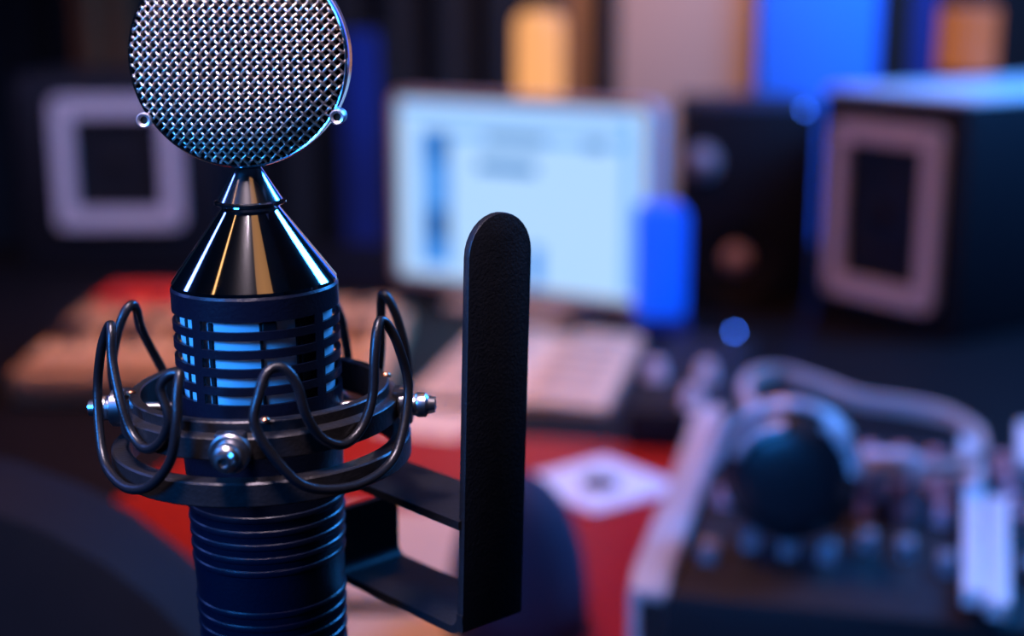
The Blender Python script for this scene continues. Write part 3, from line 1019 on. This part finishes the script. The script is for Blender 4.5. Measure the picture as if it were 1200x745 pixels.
caps = {
    'dark': mat('dark_cap', (0.02, 0.02, 0.025), 0.45),
    'white': mat('white_cap', (0.78, 0.76, 0.78), 0.35), 'pink': mat('pink_cap', (0.62, 0.36, 0.42), 0.4),
    'blue': mat('blue_cap', (0.10, 0.30, 0.80), 0.4), 'grey': mat('grey_cap', (0.20, 0.20, 0.24), 0.4),
    'violet': mat('violet_cap', (0.36, 0.28, 0.62), 0.4)}
kn_small = lathe([(0, 0.014), (0.0045, 0.0137), (0.006, 0.012), (0.0072, 0.002), (0.0078, 0), (0, 0)], 16, angle=50)
slot_me = box(0.004, 0.115, 0.0012)
cap_me = plate([(-0.010, 0), (0.010, 0), (0.008, 0.011), (0.002, 0.008), (-0.002, 0.008), (-0.008, 0.011)], 0.011, 'X', bev=0.001)
m_slot = mat('fader_slot', (0.004, 0.004, 0.004), 0.8)
pitch_x = 0.0265
rnd = random.Random(3)
for ch in range(20):
    x = 0.045 + ch * pitch_x
    if x > MW - 0.04:
        break
    sl = link('fader_slot', slot_me, m_slot, mx, (x, 0.088, MZ + 0.0006))
    link('fader_cap', cap_me, caps[['grey', 'violet', 'grey', 'white', 'white', 'blue', 'grey', 'pink', 'violet', 'grey', 'blue', 'pink', 'grey', 'violet'][ch % 14]], mx, (x, 0.045 + 0.075 * rnd.random(), MZ + 0.001))
    for row in range(5):
        col = rnd.choice(['grey', 'violet', 'blue', 'blue', 'pink', 'grey', 'white'] if row < 2 else ['grey', 'dark', 'dark', 'dark', 'violet'])
        link('knob', kn_small, caps[col], mx, (x, 0.175 + row * 0.0335, MZ))
# two tall pale strips and meter bridge pieces on the right
for u0, u1, va, vb in ((1128, 1152, 588, 716), (1156, 1181, 602, 730), (1124, 1150, 528, 580), (1192, 1212, 512, 560)):
    p0 = at_z((u0 + u1) / 2, vb, DESK_Z + MZ + 0.008)
    p1 = at_z((u0 + u1) / 2, va, DESK_Z + MZ + 0.008)
    wd = (u1 - u0) / FPX * proj((p0 + p1) / 2)[2]
    q = (p0 + p1) / 2 - Vector(mx.location)
    q = Matrix.Rotation(-MXY, 3, 'Z') @ Vector((q.x, q.y, 0))
    an = math.atan2(-(p1.x - p0.x), p1.y - p0.y) - MXY
    link('channel_strip', plate(rrect(wd, (p1 - p0).length, 0.003, 3), 0.012, 'Z', bev=0.0015), caps['white'], mx, (q.x, q.y, MZ + 0.016), (0, 0, an), label='raised pale channel strip')

# ================================================================== headphones
HZ0 = DESK_Z + MZ + 0.016
hc = at_y(925, 554, 0.935)
hp = empty('headphones', (hc.x, hc.y, HZ0))
tag(hp, 'black over-ear headphones lying on the mixing desk', 'headphones')
m_hp = mat('headphone_black_plastic', (0.014, 0.014, 0.018), 0.38, 0, 0.2, 80)
m_hpr = mat('silver_and_rim_highlight', (0.85, 0.80, 0.84), 0.32, 0.3, 0.05, 60)  # silver for the yoke and for the rim highlights built as arcs
axis = Vector((-0.28, -0.80, 0.05)).normalized()
cup_s = 0.96
cup = link('ear_cup', lathe([(0, 0.020), (0.022, 0.019), (0.038, 0.015), (0.045, 0.008), (0.0465, 0.0), (0.045, -0.008), (0, -0.008)], 48, angle=40), m_hp, hp, hc - Vector(hp.location), look_at_rot(axis))
cup.scale = (cup_s,) * 3
link('ear_cup_ring', lathe([(0.0455, 0.006), (0.0495, 0.004), (0.0505, -0.002), (0.048, -0.006), (0.045, -0.006)], 48, True), m_hp, cup)
pad_prof = [(0.026 + 0.021, -0.007)] + [(0.036 + 0.0135 * math.cos(R(t)), -0.018 + 0.012 * math.sin(R(t))) for t in range(60, -240, -20)] + [(0.026, -0.007)]
link('ear_pad', lathe(pad_prof, 40, True, angle=60), mat('headphone_pad_leather', (0.016, 0.015, 0.017), 0.5, 0, 0.2, 120, 0.3, 400), cup)
link('badge', lathe([(0, 0.0212), (0.010, 0.0208), (0.011, 0.0195)], 24), m_hp, cup)
a_up = (Vector((0, 0, 1)) - axis * axis.z).normalized()
a_rt = a_up.cross(axis).normalized()
if a_rt.x < 0:
    a_rt = -a_rt
for rr, off, t0, t1, tk in ((0.0505, 0.000, 38, 178, 0.0042), (0.0475, 0.012, 8, 60, 0.0040), (0.0380, 0.0165, 95, 160, 0.0034)):
    rr, off = rr * cup_s, off * cup_s
    n = 20
    path = [hc - Vector(hp.location) + axis * off + a_rt * rr * math.cos(R(t0 + (t1 - t0) * k / n)) + a_up * rr * math.sin(R(t0 + (t1 - t0) * k / n)) for k in range(n + 1)]
    link('highlight_arc', tube(path, tk, False, 8), m_hpr, hp, label='rim highlight built as a bright arc')  # bright arcs stand in for light catching the cup rim
# headband
bpx = [(893, 500, 1.10), (872, 455, 1.20), (905, 437, 1.31), (955, 450, 1.30), (1005, 468, 1.27), (1060, 476, 1.25), (1110, 487, 1.22), (1141, 504, 1.175), (1150, 522, 1.13), (1140, 539, 1.09), (1112, 549, 1.07), (1085, 550, 1.06)]
pts = [at_y(u, v, y * 0.93) - Vector(hp.location) for u, v, y in bpx]
pts = catmull(pts, False, 6)
verts, faces = [], []
n = len(pts)
for i, p_ in enumerate(pts):
    t = (pts[min(i + 1, n - 1)] - pts[max(i - 1, 0)])
    t.z = 0
    t.normalize()
    sd = Vector((t.y, -t.x, 0))
    f = i / (n - 1)
    h = 0.0080 if f < 0.55 else 0.0065
    d_ = 0.0036
    for a, b in ((-1, -1), (1, -1), (1.25, 0), (1, 1), (-1, 1), (-1.25, 0)):
        verts.append(p_ + sd * (a * d_) + Vector((0, 0, b * h / 2 * 1.6)))
for i in range(n - 1):
    for s in range(6):
        s2 = (s + 1) % 6
        faces.append((i * 6 + s, i * 6 + s2, i * 6 + 6 + s2, i * 6 + 6 + s))
faces += [list(range(6)), list(range(n * 6 - 6, n * 6))]
link('headband', pydata(verts, faces, 50), mat('headband_satin', (0.55, 0.44, 0.40), 0.4, 0.1, 0.05, 60), hp, label='satin headband looping to the right')
c2 = at_y(1035, 545, 1.03)
cup2 = link('ear_cup', lathe([(0, 0.012), (0.020, 0.011), (0.034, 0.006), (0.037, -0.004), (0.034, -0.012), (0, -0.012)], 40, angle=40), mat('headphone_lit_cup', (0.72, 0.72, 0.78), 0.35, 0.2), hp, c2 - Vector(hp.location), look_at_rot(Vector((0.05, 0.35, 0.94))))  # second cup made pale, the light falling on it put into the colour
link('yoke', tube([Vector((0.037, 0, 0)), Vector((0.047, 0, 0.002)), Vector((0.052, 0.004, 0.004))], 0.005, False, 10), m_hpr, cup2)

# ================================================================== dark chair at the lower left
ch = empty('office_chair', (-0.42, 0.54, 0))
tag(ch, 'black padded chair back in the dark lower left corner', 'chair')
m_lea = mat('black_chair_leather', (0.009, 0.008, 0.011), 0.7, 0, 0.2, 40, 0.25, 200, spec=0.12)
bk_me = plate(rrect(0.62, 0.54, 0.22, 10), 0.11, 'Y', bev=0.042)
link('backrest', bk_me, m_lea, ch, (0, 0.14, 0.695), (R(-6), 0, R(4)))
link('seat', plate(rrect(0.46, 0.40, 0.08, 5), 0.08, 'Z', bev=0.03), m_lea, ch, (0, -0.11, 0.44))
link('post', tube([(0, -0.11, 0.09), (0, -0.11, 0.41)], 0.025, False, 16), M_BLACKMET, ch)
for k in range(5):
    a = R(72 * k + 20)
    lg = link('foot', box(0.24, 0.045, 0.03, 0.006, 1, False, (0.12, 0, 0)), M_BLACKMET, ch, (0, -0.11, 0.085), (0, R(5), a))
    link('castor', lathe([(0, -0.012), (0.026, -0.012), (0.028, 0), (0.026, 0.012), (0, 0.012)], 20, False, 'Y'), M_BLACKPL, lg, (0.225, 0, -0.030))
link('spine', box(0.07, 0.03, 0.36, 0.006, 1), M_BLACKMET, ch, (0, 0.115, 0.50), (R(-6), 0, 0))
